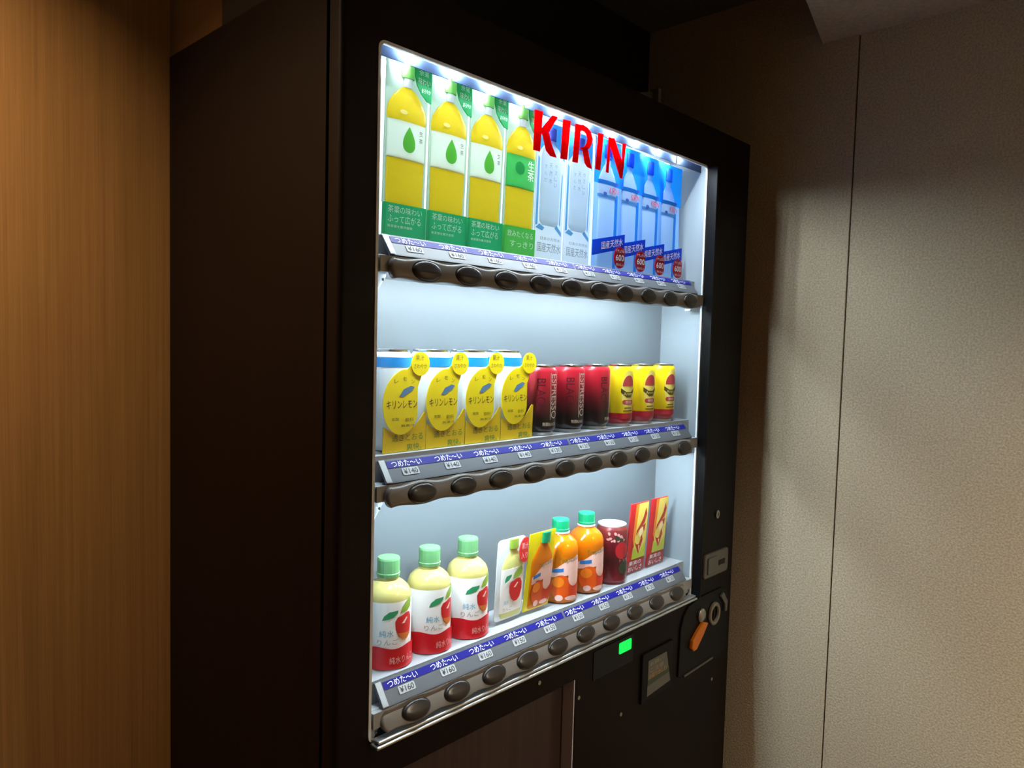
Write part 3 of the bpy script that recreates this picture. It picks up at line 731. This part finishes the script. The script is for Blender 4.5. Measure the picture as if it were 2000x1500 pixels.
def lemon_can(loc, label):
    t = thing('lemon_soda_can', label, 'can', loc, 'lemon soda cans with yellow tags')
    H = 0.1555
    add('body', g_lathe(can_profile(0.0335, H), 36), 'can_white', t, smooth=True)
    add('lid', g_lathe(lid_profile(0.0335, H), 36), 'aluminium', t, smooth=True)
    add('blue_band', wrap(p2([(-0.09, H-0.027), (0.09, H-0.027), (0.09, H-0.012), (-0.09, H-0.012)]), 0.0335, 0.0003), 'can_band', t, smooth=True)
    y = -0.0375
    pc = add('tag_panel', g_prism([(-0.0410, 0.0002), (0.0410, 0.0002), (0.0425, 0.058), (0.0385, 0.0595), (0.033, 0.052), (0.022, 0.040), (0.008, 0.0315), (-0.008, 0.0285), (-0.022, 0.0305), (-0.0395, 0.0400)], y-0.0012, y), 'pop_deep', t, label='yellow paper tag in front of the can')
    lem = []
    for i in range(36):
        a = 2*PI*i/36; q = 1.0+0.16*max(0, math.cos(a-1.15))**6
        lem.append((-0.0075+0.0345*q*math.cos(a), 0.0735+0.047*q*math.sin(a)))
    lm = add('tag_lemon', g_prism([(min(x, 0.0235), z) for x, z in lem], y-0.0024, y-0.0012), 'pop_yellow', t)
    add('tag_neck', g_prism([(-0.012, 0.112), (0.0235, 0.098), (0.036, 0.128), (0.012, 0.134)], y-0.0022, y-0.0012), 'pop_yellow', t)
    ci = add('tag_disc', g_prism(ell(0.0275, 0.1340, 0.0180, 0.0185, 32), y-0.0036, y-0.0022), 'pop_yellow', t)
    add('lettering', flat(j2(t_box('果汁', 0.017, 0.034, 0.139, 0.148), t_box('さわやか', 0.014, 0.040, 0.127, 0.134)), y-0.0039), 'ink_olive', ci)
    add('lettering', flat(t_box('キリンレモン', -0.0355, 0.0225, 0.0665, 0.0790), y-0.0027), 'ink_black', lm)
    add('lettering', flat(j2(t_box('炭酸', -0.026, -0.012, 0.048, 0.053), t_box('飲料', 0.000, 0.016, 0.046, 0.052), t_box('無果汁', -0.008, 0.018, 0.038, 0.042), t_box('レ', -0.022, -0.014, 0.105, 0.111), t_box('モ', -0.006, 0.002, 0.108, 0.114), t_box('ン', 0.010, 0.017, 0.104, 0.110)), y-0.0027), 'ink_olive', lm)
    add('emblem', flat(p2([(-0.0120, 0.0850), (-0.004, 0.0845), (0.012, 0.0930), (0.017, 0.0985), (0.010, 0.1005), (-0.004, 0.0955)]), y-0.0027), 'emblem_blue', lm)
    add('lettering', flat(j2(t_box('透きとおる', -0.024, 0.036, 0.0165, 0.0275), t_box('爽快。', 0.004, 0.034, 0.0010, 0.0120)), y-0.0015), 'ink_green', pc)
    return t
S2 = SHELF[1]+0.0005
lc = lemon_can((COLX[0], 0.0700, S2), 'white lemon soda can with yellow tag, leftmost on the middle shelf')
dup(lc, (COLX[1]-0.001, 0.0700, S2), 'white lemon soda can with yellow tag, second from the left on middle shelf')
dup(lc, (COLX[2]-0.001, 0.0700, S2), 'white lemon soda can with yellow tag, third from the left on middle shelf')
dup(lc, (COLX[3]-0.001, 0.0700, S2), 'white lemon soda can with yellow tag, beside the first red can')

ramp_z('coffee_print', [(0.0, (16, 14, 16)), (0.22, (26, 16, 20)), (0.45, (104, 18, 32)), (0.72, (160, 20, 38)), (0.93, (176, 28, 44)), (1.0, (184, 44, 54))], 0.0, 0.124, 0.3)
pm('ink_cream', (214, 196, 178), 0.5); pm('ink_maroon', (74, 14, 26), 0.5); pm('puck_grey', (188, 194, 198), 0.35)
def add_stand(t): add('stand', g_lathe([(0.0265, -0.0055), (0.0275, -0.005), (0.0275, 0.0)], 28), 'puck_grey', t)
def coffee_can(loc, label, th):
    t = thing('coffee_can', label, 'can', loc, 'red and black coffee cans')
    H = 0.124
    add('body', g_lathe(can_profile(RC, H), 36), 'coffee_print', t, smooth=True)
    add('lid', g_lathe(lid_profile(RC, H), 36), 'aluminium', t, smooth=True)
    add_stand(t)
    g2 = []
    add('lettering', wrap(t_box('ESPRESSO', -0.0075, 0.0075, 0.026, 0.108, rot=90), RC, 0.0005, th+0.08), 'ink_cream', t)
    add('print_rule', wrap(p2([(-0.0100, 0.024), (-0.0090, 0.024), (-0.0090, 0.110), (-0.0100, 0.110)]), RC, 0.0005, th+0.08), 'ink_cream', t)
    add('lettering', wrap(t_box('BLACK', -0.008, 0.008, 0.040, 0.100, rot=90), RC, 0.0004, th-0.78), 'ink_maroon', t)
    add('lettering', wrap(t_box('無糖BLACK', -0.014, 0.016, 0.0125, 0.0195), RC, 0.0005, th-0.25), 'ink_cream', t)
    return t
CC = 0.055; S2c = SHELF[1]+0.006
cf = coffee_can((COLX[4], CC, S2c), 'red and black coffee can next to the lemon soda cans', 0.05)
dup(cf, (COLX[5], CC, S2c), 'red and black coffee can in the middle of three')
coffee_can((COLX[6], CC, S2c), 'red and black coffee can next to the yellow cans, turned aside', 0.55)

pm('can_yellow', (232, 204, 20), 0.3); pm('can_cream', (224, 206, 96), 0.35); pm('can_red', (168, 22, 44), 0.3); pm('emblem_red', (176, 58, 58), 0.4); pm('emblem_brown', (74, 62, 24), 0.5)
def yellow_can(loc, label):
    t = thing('milk_tea_can', label, 'can', loc, 'yellow cans with red foot')
    t.name = 'yellow_drink_can'
    H = 0.124; th = -0.16
    add('body', g_lathe(can_profile(RC, H), 36), 'can_yellow', t, smooth=True)
    add('lid', g_lathe(lid_profile(RC, H), 36), 'aluminium', t, smooth=True)
    add_stand(t)
    add('red_foot', wrap(p2([(-0.1, 0.0112), (0.1, 0.0112), (0.1, 0.0225), (-0.1, 0.0225)]), RC, 0.0003), 'can_red', t)
    add('red_foot', g_lathe([(RC*0.815, 0.0004), (RC*0.872, 0.0018), (RC*0.972, 0.0068), (RC*1.009, 0.0112)], 36), 'can_red', t, smooth=True)
    add('cream_print', wrap(p2(ell(0.0, 0.070, 0.0185, 0.042)), RC, 0.0003, th), 'can_cream', t)
    dome = [(0.0, 0.078)]+[(0.0155*math.cos(a), 0.079+0.023*math.sin(a)) for a in [PI*i/12 for i in range(13)]]
    add('emblem', wrap(p2(dome[1:]), RC, 0.0006, th), 'emblem_red', t)
    add('emblem_ribbon', wrap(p2([(-0.019, 0.075), (-0.006, 0.067), (0.006, 0.067), (0.019, 0.075), (0.019, 0.068), (0.006, 0.0555), (-0.006, 0.0555), (-0.019, 0.066)]), RC, 0.0006, th), 'emblem_brown', t)
    add('lettering', wrap(t_box('Aroma', -0.013, 0.013, 0.060, 0.0665), RC, 0.0009, th), 'can_cream', t)
    add('badge', wrap(p2(rrect(-0.015, 0.015, 0.041, 0.0505, 0.004)), RC, 0.0006, th), 'emblem_red', t)
    add('lettering', wrap(t_box('微糖', -0.008, 0.008, 0.0425, 0.049), RC, 0.0009, th), 'ink_cream', t)
    add('print_rule', wrap(p2([(-0.013, 0.0265), (0.013, 0.0265), (0.013, 0.0285), (-0.013, 0.0285)], [(-0.010, 0.0325), (0.010, 0.0325), (0.010, 0.0345), (-0.010, 0.0345)]), RC, 0.0006, th), 'emblem_brown', t)
    return t
yc = yellow_can((COLX[7], CC, S2c), 'yellow can with red foot, beside the red coffee cans')
dup(yc, (COLX[8], CC, S2c), 'yellow can with red foot, middle one of three')
dup(yc, (COLX[9], CC, S2c), 'yellow can with red foot, rightmost on the middle shelf')

# ------------------------------------------------------------------ products, bottom shelf
pm('apple_juice', (184, 174, 104), 0.15); pm('apple_cap', (92, 146, 96), 0.4); pm('apple_label', (248, 248, 245), 0.4); pm('apple_red', (202, 34, 38), 0.3); pm('apple_ochre', (206, 112, 44), 0.35)
pm('apple_shine', (240, 200, 190), 0.3); pm('leaf_dark', (40, 148, 96), 0.4); pm('leaf_light', (138, 170, 60), 0.4); pm('band_red', (214, 16, 34), 0.35); pm('ink_cyan', (94, 176, 206), 0.5); pm('ink_taupe', (176, 160, 152), 0.5); pm('ink_pink', (250, 190, 186), 0.5); pm('foot_clear', (236, 240, 240), 0.2)
def cap_geo(r, h, z, n=36):
    V, F = g_lathe([(r*0.97, z), (r, z+h*0.18), (r*0.955, z+h*0.22), (r*0.955, z+h*0.9), (r*0.90, z+h)], n)
    V = [(x*(1.012 if (i % n) % 2 else 1.0), y*(1.012 if (i % n) % 2 else 1.0), zz) for i, (x, y, zz) in enumerate(V)]
    return V, F
def apple_shapes(sc=1.0, cx=0.0):
    apple = [(cx+x*sc, 0.067+z*sc) for x, z in ((-0.016, 0.008), (-0.012, 0.0145), (-0.004, 0.0165), (0.004, 0.0195), (0.012, 0.0185), (0.0165, 0.010), (0.017, -0.002), (0.013, -0.016), (0.006, -0.0225), (-0.002, -0.0225), (-0.010, -0.016), (-0.015, -0.004))]
    low = [(cx+x*sc, 0.067+z*sc) for x, z in ((-0.012, -0.010), (0.006, -0.013), (0.014, -0.012), (0.012, -0.017), (0.006, -0.0222), (-0.002, -0.0222), (-0.009, -0.016))]
    shine = [(cx+x*sc, 0.067+z*sc) for x, z in ((-0.005, 0.004), (0.004, 0.012), (0.007, 0.011), (0.0, 0.003))]
    leaf = [(cx+x*sc, 0.067+z*sc) for x, z in ((-0.036, 0.011), (-0.033, 0.018), (-0.025, 0.024), (-0.011, 0.0255), (-0.012, 0.021), (-0.018, 0.0155), (-0.027, 0.0125))]
    sprig = [(cx+x*sc, 0.067+z*sc) for x, z in ((-0.008, 0.020), (-0.004, 0.030), (0.004, 0.037), (0.014, 0.042), (0.017, 0.034), (0.015, 0.026), (0.006, 0.021))]
    return apple, low, shine, leaf, sprig
def apple_bottle(loc, label, th, red=True):
    t = thing('apple_juice_bottle', label, 'bottle', loc, 'apple juice bottles on the bottom shelf')
    r = 0.0365
    add('body', g_lathe([(0.026, 0.0), (0.033, 0.002), (0.0362, 0.008), (r, 0.016), (r, 0.106), (0.0355, 0.113), (0.0315, 0.121), (0.0235, 0.1285), (0.0165, 0.1325), (0.0165, 0.140)], 40), 'apple_juice', t, smooth=True)
    add('cap', cap_geo(0.0185, 0.0295, 0.1375), 'apple_cap', t)
    ls = g_lathe([(r+0.0004, 0.020), (r+0.0004, 0.1055)], 40); ls = (ls[0], ls[1][:-2])
    lb = add('bottle_label', ls, 'apple_label', t, smooth=True)
    ap, lo, sh, lf, sp = apple_shapes(1.0, 0.0)
    add('leaf_print', wrap(p2(lf), r, 0.0008, th), 'leaf_dark', lb); add('sprig_print', wrap(p2(sp), r, 0.0008, th), 'leaf_light', lb)
    add('apple_print', wrap(p2(ap), r, 0.0009, th), 'apple_red', lb); add('apple_print', wrap(p2(lo), r, 0.0012, th), 'apple_ochre', lb); add('apple_print', wrap(p2(sh), r, 0.0012, th), 'apple_shine', lb)
    add('lettering', wrap(t_box('純水', -0.040, -0.018, 0.052, 0.0625), r, 0.0007, th), 'ink_cyan', lb)
    add('lettering', wrap(t_box('りんご', -0.043, -0.010, 0.0395, 0.0485), r, 0.0007, th), 'ink_taupe', lb)
    # red paper collar round the foot, wavy on top
    n = 48; V = []; rr = 0.0392
    for i in range(n+1):
        a = -2.0+4.0*i/n
        V += [(rr*math.sin(a), -rr*math.cos(a), 0.0015), (rr*math.sin(a), -rr*math.cos(a), 0.0335+0.004*math.sin(a*2.2+0.8)**2)]
    cb = add('foot_collar', (V, [(2*i, 2*i+2, 2*i+3, 2*i+1) for i in range(n)]), 'band_red', t, smooth=True, label='red paper collar')
    add('lettering', wrap(t_box('純水りんご', -0.020, 0.026, 0.010, 0.0215), rr, 0.0005, th-0.15), 'ink_pink', cb)
    return t
S3 = SHELF[2]+0.0005; CB = 0.0655
apple_bottle((COLX[0], CB, S3), 'apple juice bottle with green cap, leftmost on the bottom shelf', 0.10)
apple_bottle((COLX[1], CB, S3), 'apple juice bottle with green cap, second from the left on bottom shelf', 0.30)
apple_bottle((COLX[2]+0.003, CB, S3), 'apple juice bottle with green cap, third from left, beside the apple card', 0.16)

pm('card_clear', (222, 234, 238), 0.2); pm('juice_card', (214, 216, 132), 0.35); pm('badge_crimson', (206, 44, 44), 0.4)
t = thing('apple_juice_card', 'white apple juice display card with red oval badge', 'display card', (COLX[3]+0.004, 0.046, S3+0.006), None, 0.05)
cdp = add('card', g_prism(rrect(-0.036, 0.036, 0.0, 0.150, 0.008), 0.0, 0.0016), 'card_clear', t)
add('bottle', g_relief([(0.024, 0.004), (0.0285, 0.010), (0.0285, 0.096), (0.027, 0.104), (0.020, 0.116), (0.010, 0.126), (0.010, 0.132)], 0.12, cx=0.005), 'juice_card', t, smooth=True)
lbc = add('bottle_label', g_relief([(0.0292, 0.014), (0.0292, 0.095)], 0.122, cx=0.005), 'apple_label', t)
add('cap', g_relief([(0.0115, 0.131), (0.0115, 0.1485)], 0.4, cx=0.005), 'leaf_light', t)
ap, lo, sh, lf, sp = apple_shapes(1.0, 0.010)
ap = [(x, z-0.012) for x, z in ap]; sh = [(x, z-0.012) for x, z in sh]; sp = [(x, z-0.012) for x, z in sp]; lf = [(max(x, -0.018), z-0.008) for x, z in lf]
add('apple_print', flat(p2(ap), -0.0050), 'apple_red', lbc); add('apple_print', flat(p2(sh), -0.0053), 'apple_shine', lbc); add('sprig_print', flat(p2(sp), -0.0049), 'leaf_light', lbc); add('leaf_print', flat(p2(lf), -0.0051), 'leaf_dark', lbc)
add('lettering', flat(j2(t_box('りんご', -0.020, 0.004, 0.018, 0.025)), -0.0052), 'ink_taupe', lbc)
add('lettering', flat(j2(t_box('純水', -0.018, -0.006, 0.030, 0.038)), -0.0052), 'ink_cyan', lbc)
bd = [(min(x, 0.0355), z) for x, z in ell(0.0285, 0.125, 0.0150, 0.0235)]
bg = add('badge', g_prism(bd, -0.0075, -0.0055), 'badge_crimson', t)
add('lettering', flat(j2(t_box('果汁', 0.018, 0.0345, 0.127, 0.139), t_box('入り', 0.018, 0.0345, 0.109, 0.121)), -0.0078), 'ink_pink', bg)

pm('card_yellow', (232, 218, 6), 0.4); pm('orange_juice', (200, 108, 5), 0.15); pm('orange_deep', (226, 88, 20), 0.35); pm('orange_cap', (0, 146, 96), 0.4); pm('label_pink', (240, 196, 184), 0.4); pm('label_sky', (40, 116, 188), 0.4); pm('orange_slice', (240, 130, 30), 0.4); pm('orange_red', (214, 62, 26), 0.4); pm('flower_pink', (244, 200, 190), 0.4); pm('ink_forest', (96, 104, 50), 0.5)
def orange_prints(f, par, dz=0.0):
    def sh(P): return [(x, z+dz) for x, z in P]
    f('label_print', p2(sh([(-0.034, 0.066), (-0.020, 0.072), (0.004, 0.088), (0.030, 0.094), (0.034, 0.080), (0.034, 0.058), (0.010, 0.058), (-0.034, 0.052)])), 'label_pink', 0.0006)
    f('fruit_print', p2(sh(ell(-0.010, 0.034, 0.021, 0.024))), 'orange_deep', 0.0006)
    f('fruit_print', p2(sh(ell(-0.016, 0.044, 0.012, 0.010))), 'orange_slice', 0.0009)
    f('fruit_print', p2(sh(ell(0.020, 0.030, 0.015, 0.020))), 'orange_red', 0.0007)
    f('slice_print', p2(sh(ell(0.018, 0.052, 0.014, 0.017))), 'flower_pink', 0.0010)
    f('slice_print', p2(sh(ell(0.018, 0.052, 0.0105, 0.013))), 'label_pink', 0.0013)
    f('blossom_print', p2(sh(ell(-0.014, 0.013, 0.008, 0.006)), sh(ell(0.012, 0.012, 0.014, 0.0045))), 'flower_pink', 0.0010)
    f('lettering', t_box('Tropicana', -0.016, 0.028, 0.078+dz, 0.091+dz, k=0.10), 'ink_forest', 0.0010)
    f('blue_print', p2(sh([(-0.030, 0.062), (-0.006, 0.065), (-0.006, 0.072), (-0.030, 0.069)])), 'label_sky', 0.0012)
t = thing('orange_juice_card', 'yellow display card with orange juice bottle picture and green cap', 'display card', (COLX[4]-0.004, 0.046, S3+0.006), None, 0.10)
cdp = add('card', g_prism(rrect(-0.0365, 0.0365, 0.0, 0.151, 0.001), 0.0, 0.0016), 'card_yellow', t)
ob = add('bottle', g_relief([(0.028, 0.004), (0.030, 0.010), (0.030, 0.094), (0.028, 0.102), (0.018, 0.118), (0.011, 0.126), (0.011, 0.130)], 0.10, cx=0.005), 'orange_juice', t, smooth=True)
add('cap', g_relief([(0.012, 0.129), (0.012, 0.1495)], 0.4, cx=0.010), 'orange_cap', t)
def fc(n, g2, m, off): add(n, flat((([(x*0.84+0.005, z) for x, z in g2[0]]), g2[1]), -0.0032-off), m, ob)
orange_prints(fc, ob)
def orange_bottle(loc, label, th):
    t = thing('orange_juice_bottle', label, 'bottle', loc, 'orange juice bottles on the bottom shelf')
    r = 0.0368
    bd = add('body', g_lathe([(0.027, 0.0), (0.034, 0.002), (r, 0.008), (r, 0.098), (0.0365, 0.106), (0.0335, 0.116), (0.0265, 0.124), (0.0185, 0.130), (0.0165, 0.134), (0.0165, 0.139)], 40), 'orange_juice', t, smooth=True)
    add('neck_ring', g_lathe([(0.0168, 0.1335), (0.0185, 0.1345), (0.0185, 0.1365), (0.0168, 0.1375)], 32), 'foot_clear', t)
    add('cap', cap_geo(0.0178, 0.0235, 0.1375), 'orange_cap', t)
    def fw(n, g2, m, off): add(n, wrap(g2, r, off, th), m, bd)
    orange_prints(fw, bd)
    return t
orange_bottle((COLX[5], 0.062, S3), 'orange juice bottle with green cap, beside the yellow card', -0.50)
orange_bottle((COLX[6], 0.062, S3), 'orange juice bottle with green cap, beside the dark red can', -0.40)

ramp_z('tomato_print', [(0.0, (150, 40, 60)), (0.18, (110, 16, 30)), (0.4, (64, 12, 22)), (0.7, (96, 18, 30)), (1.0, (120, 46, 44))], 0.0, 0.124, 0.3)
pm('tomato_red', (178, 28, 42), 0.35); pm('petal', (214, 160, 156), 0.4); pm('dark_green', (44, 60, 44), 0.4)
t = thing('tomato_drink_can', 'dark red can with white lid, between orange bottle and red cards', 'can', (COLX[7], 0.056, S3))
t.name = 'dark_red_can'
H = 0.126
add('body', g_lathe(can_profile(0.0335, H), 36), 'tomato_print', t, smooth=True); add('lid', g_lathe(lid_profile(0.0335, H), 36), 'frame_white', t, smooth=True)
th = -0.30
add('fruit_print', wrap(p2(ell(0.002, 0.074, 0.016, 0.0185)), 0.0335, 0.0005, th), 'tomato_red', t)
random.seed(11)
add('petal_print', wrap(p2(*[ell(random.uniform(-0.03, 0.026), random.uniform(0.094, 0.110), random.uniform(0.0022, 0.004), random.uniform(0.0018, 0.0032), 8, random.random()*3) for i in range(16)]), 0.0335, 0.0006, th), 'petal', t)
add('petal_print', wrap(p2(*[ell(random.uniform(0.016, 0.030), random.uniform(0.050, 0.092), 0.003, 0.0025, 8, random.random()*3) for i in range(6)]), 0.0335, 0.0006, th), 'petal', t)
add('leaf_print', wrap(p2(ell(-0.010, 0.100, 0.006, 0.005), ell(0.0, 0.096, 0.005, 0.004), ell(0.010, 0.036, 0.016, 0.013)), 0.0335, 0.0007, th), 'dark_green', t)
add('lettering', wrap(t_box('トマト', -0.004, 0.020, 0.049, 0.056), 0.0335, 0.0008, th), 'petal', t)

pm('card_red', (196, 34, 40), 0.4); pm('panel_yellow', (228, 206, 96), 0.4); pm('panel_orange', (226, 130, 34), 0.4); pm('swirl_red', (176, 52, 34), 0.4); pm('lime', (176, 196, 62), 0.4); pm('foot_red', (150, 36, 46), 0.4); pm('swirl_cream', (246, 222, 170), 0.4)
def red_card(loc, label):
    t = thing('red_drink_card', label, 'display card', loc, 'red and yellow drink cards', 0.05)
    bdy = add('card', g_prism([(-0.037, 0.0), (0.033, 0.0), (0.037, 0.156), (-0.033, 0.157)], 0.0, 0.003), 'card_red', t)
    y = -0.0004
    add('panel_print', flat(p2([(-0.014, 0.030), (0.0325, 0.030), (0.036, 0.155), (-0.008, 0.155)]), y), 'panel_yellow', bdy)
    add('stripe_print', flat(p2([(-0.020, 0.075), (-0.013, 0.060), (-0.002, 0.155), (-0.014, 0.155)]), y*1.5), 'panel_orange', bdy)
    add('lime_print', flat(p2([(-0.020, 0.030), (0.031, 0.030), (0.032, 0.064), (0.012, 0.042), (-0.016, 0.058)]), y*1.7), 'lime', bdy)
    add('swirl_print', flat(p2([(0.026, 0.143), (0.031, 0.128), (0.024, 0.110), (0.002, 0.094), (-0.008, 0.082), (-0.006, 0.094), (0.004, 0.104), (0.017, 0.120)],
                               [(0.016, 0.082), (0.020, 0.070), (0.006, 0.040), (-0.010, 0.068), (-0.002, 0.062), (0.006, 0.062)],
                               [(0.014, 0.102), (0.028, 0.106), (0.024, 0.090), (0.019, 0.094)]), y*2.2), 'swirl_red', bdy)
    add('swirl_print', flat(p2([(0.006, 0.096), (0.018, 0.100), (0.020, 0.086), (0.008, 0.076), (0.002, 0.086)], [(0.004, 0.060), (0.009, 0.058), (0.006, 0.046)]), y*2.6), 'swirl_cream', bdy)
    add('foot_print', flat(p2([(-0.0365, 0.0005), (0.0325, 0.0005), (0.0330, 0.029), (-0.0360, 0.029)]), y*2), 'foot_red', bdy)
    add('lettering', flat(j2(t_box('果実の', -0.028, 0.020, 0.0165, 0.0265), t_box('おいしさ', -0.030, 0.024, 0.0035, 0.0140)), y*3), 'ink_white', bdy)
    return t
rc = red_card((COLX[8], 0.050, S3+0.003), 'red and yellow drink display card beside the dark red can')
dup(rc, (COLX[9]-0.002, 0.050, S3+0.003), 'red and yellow drink display card, rightmost on the bottom shelf')
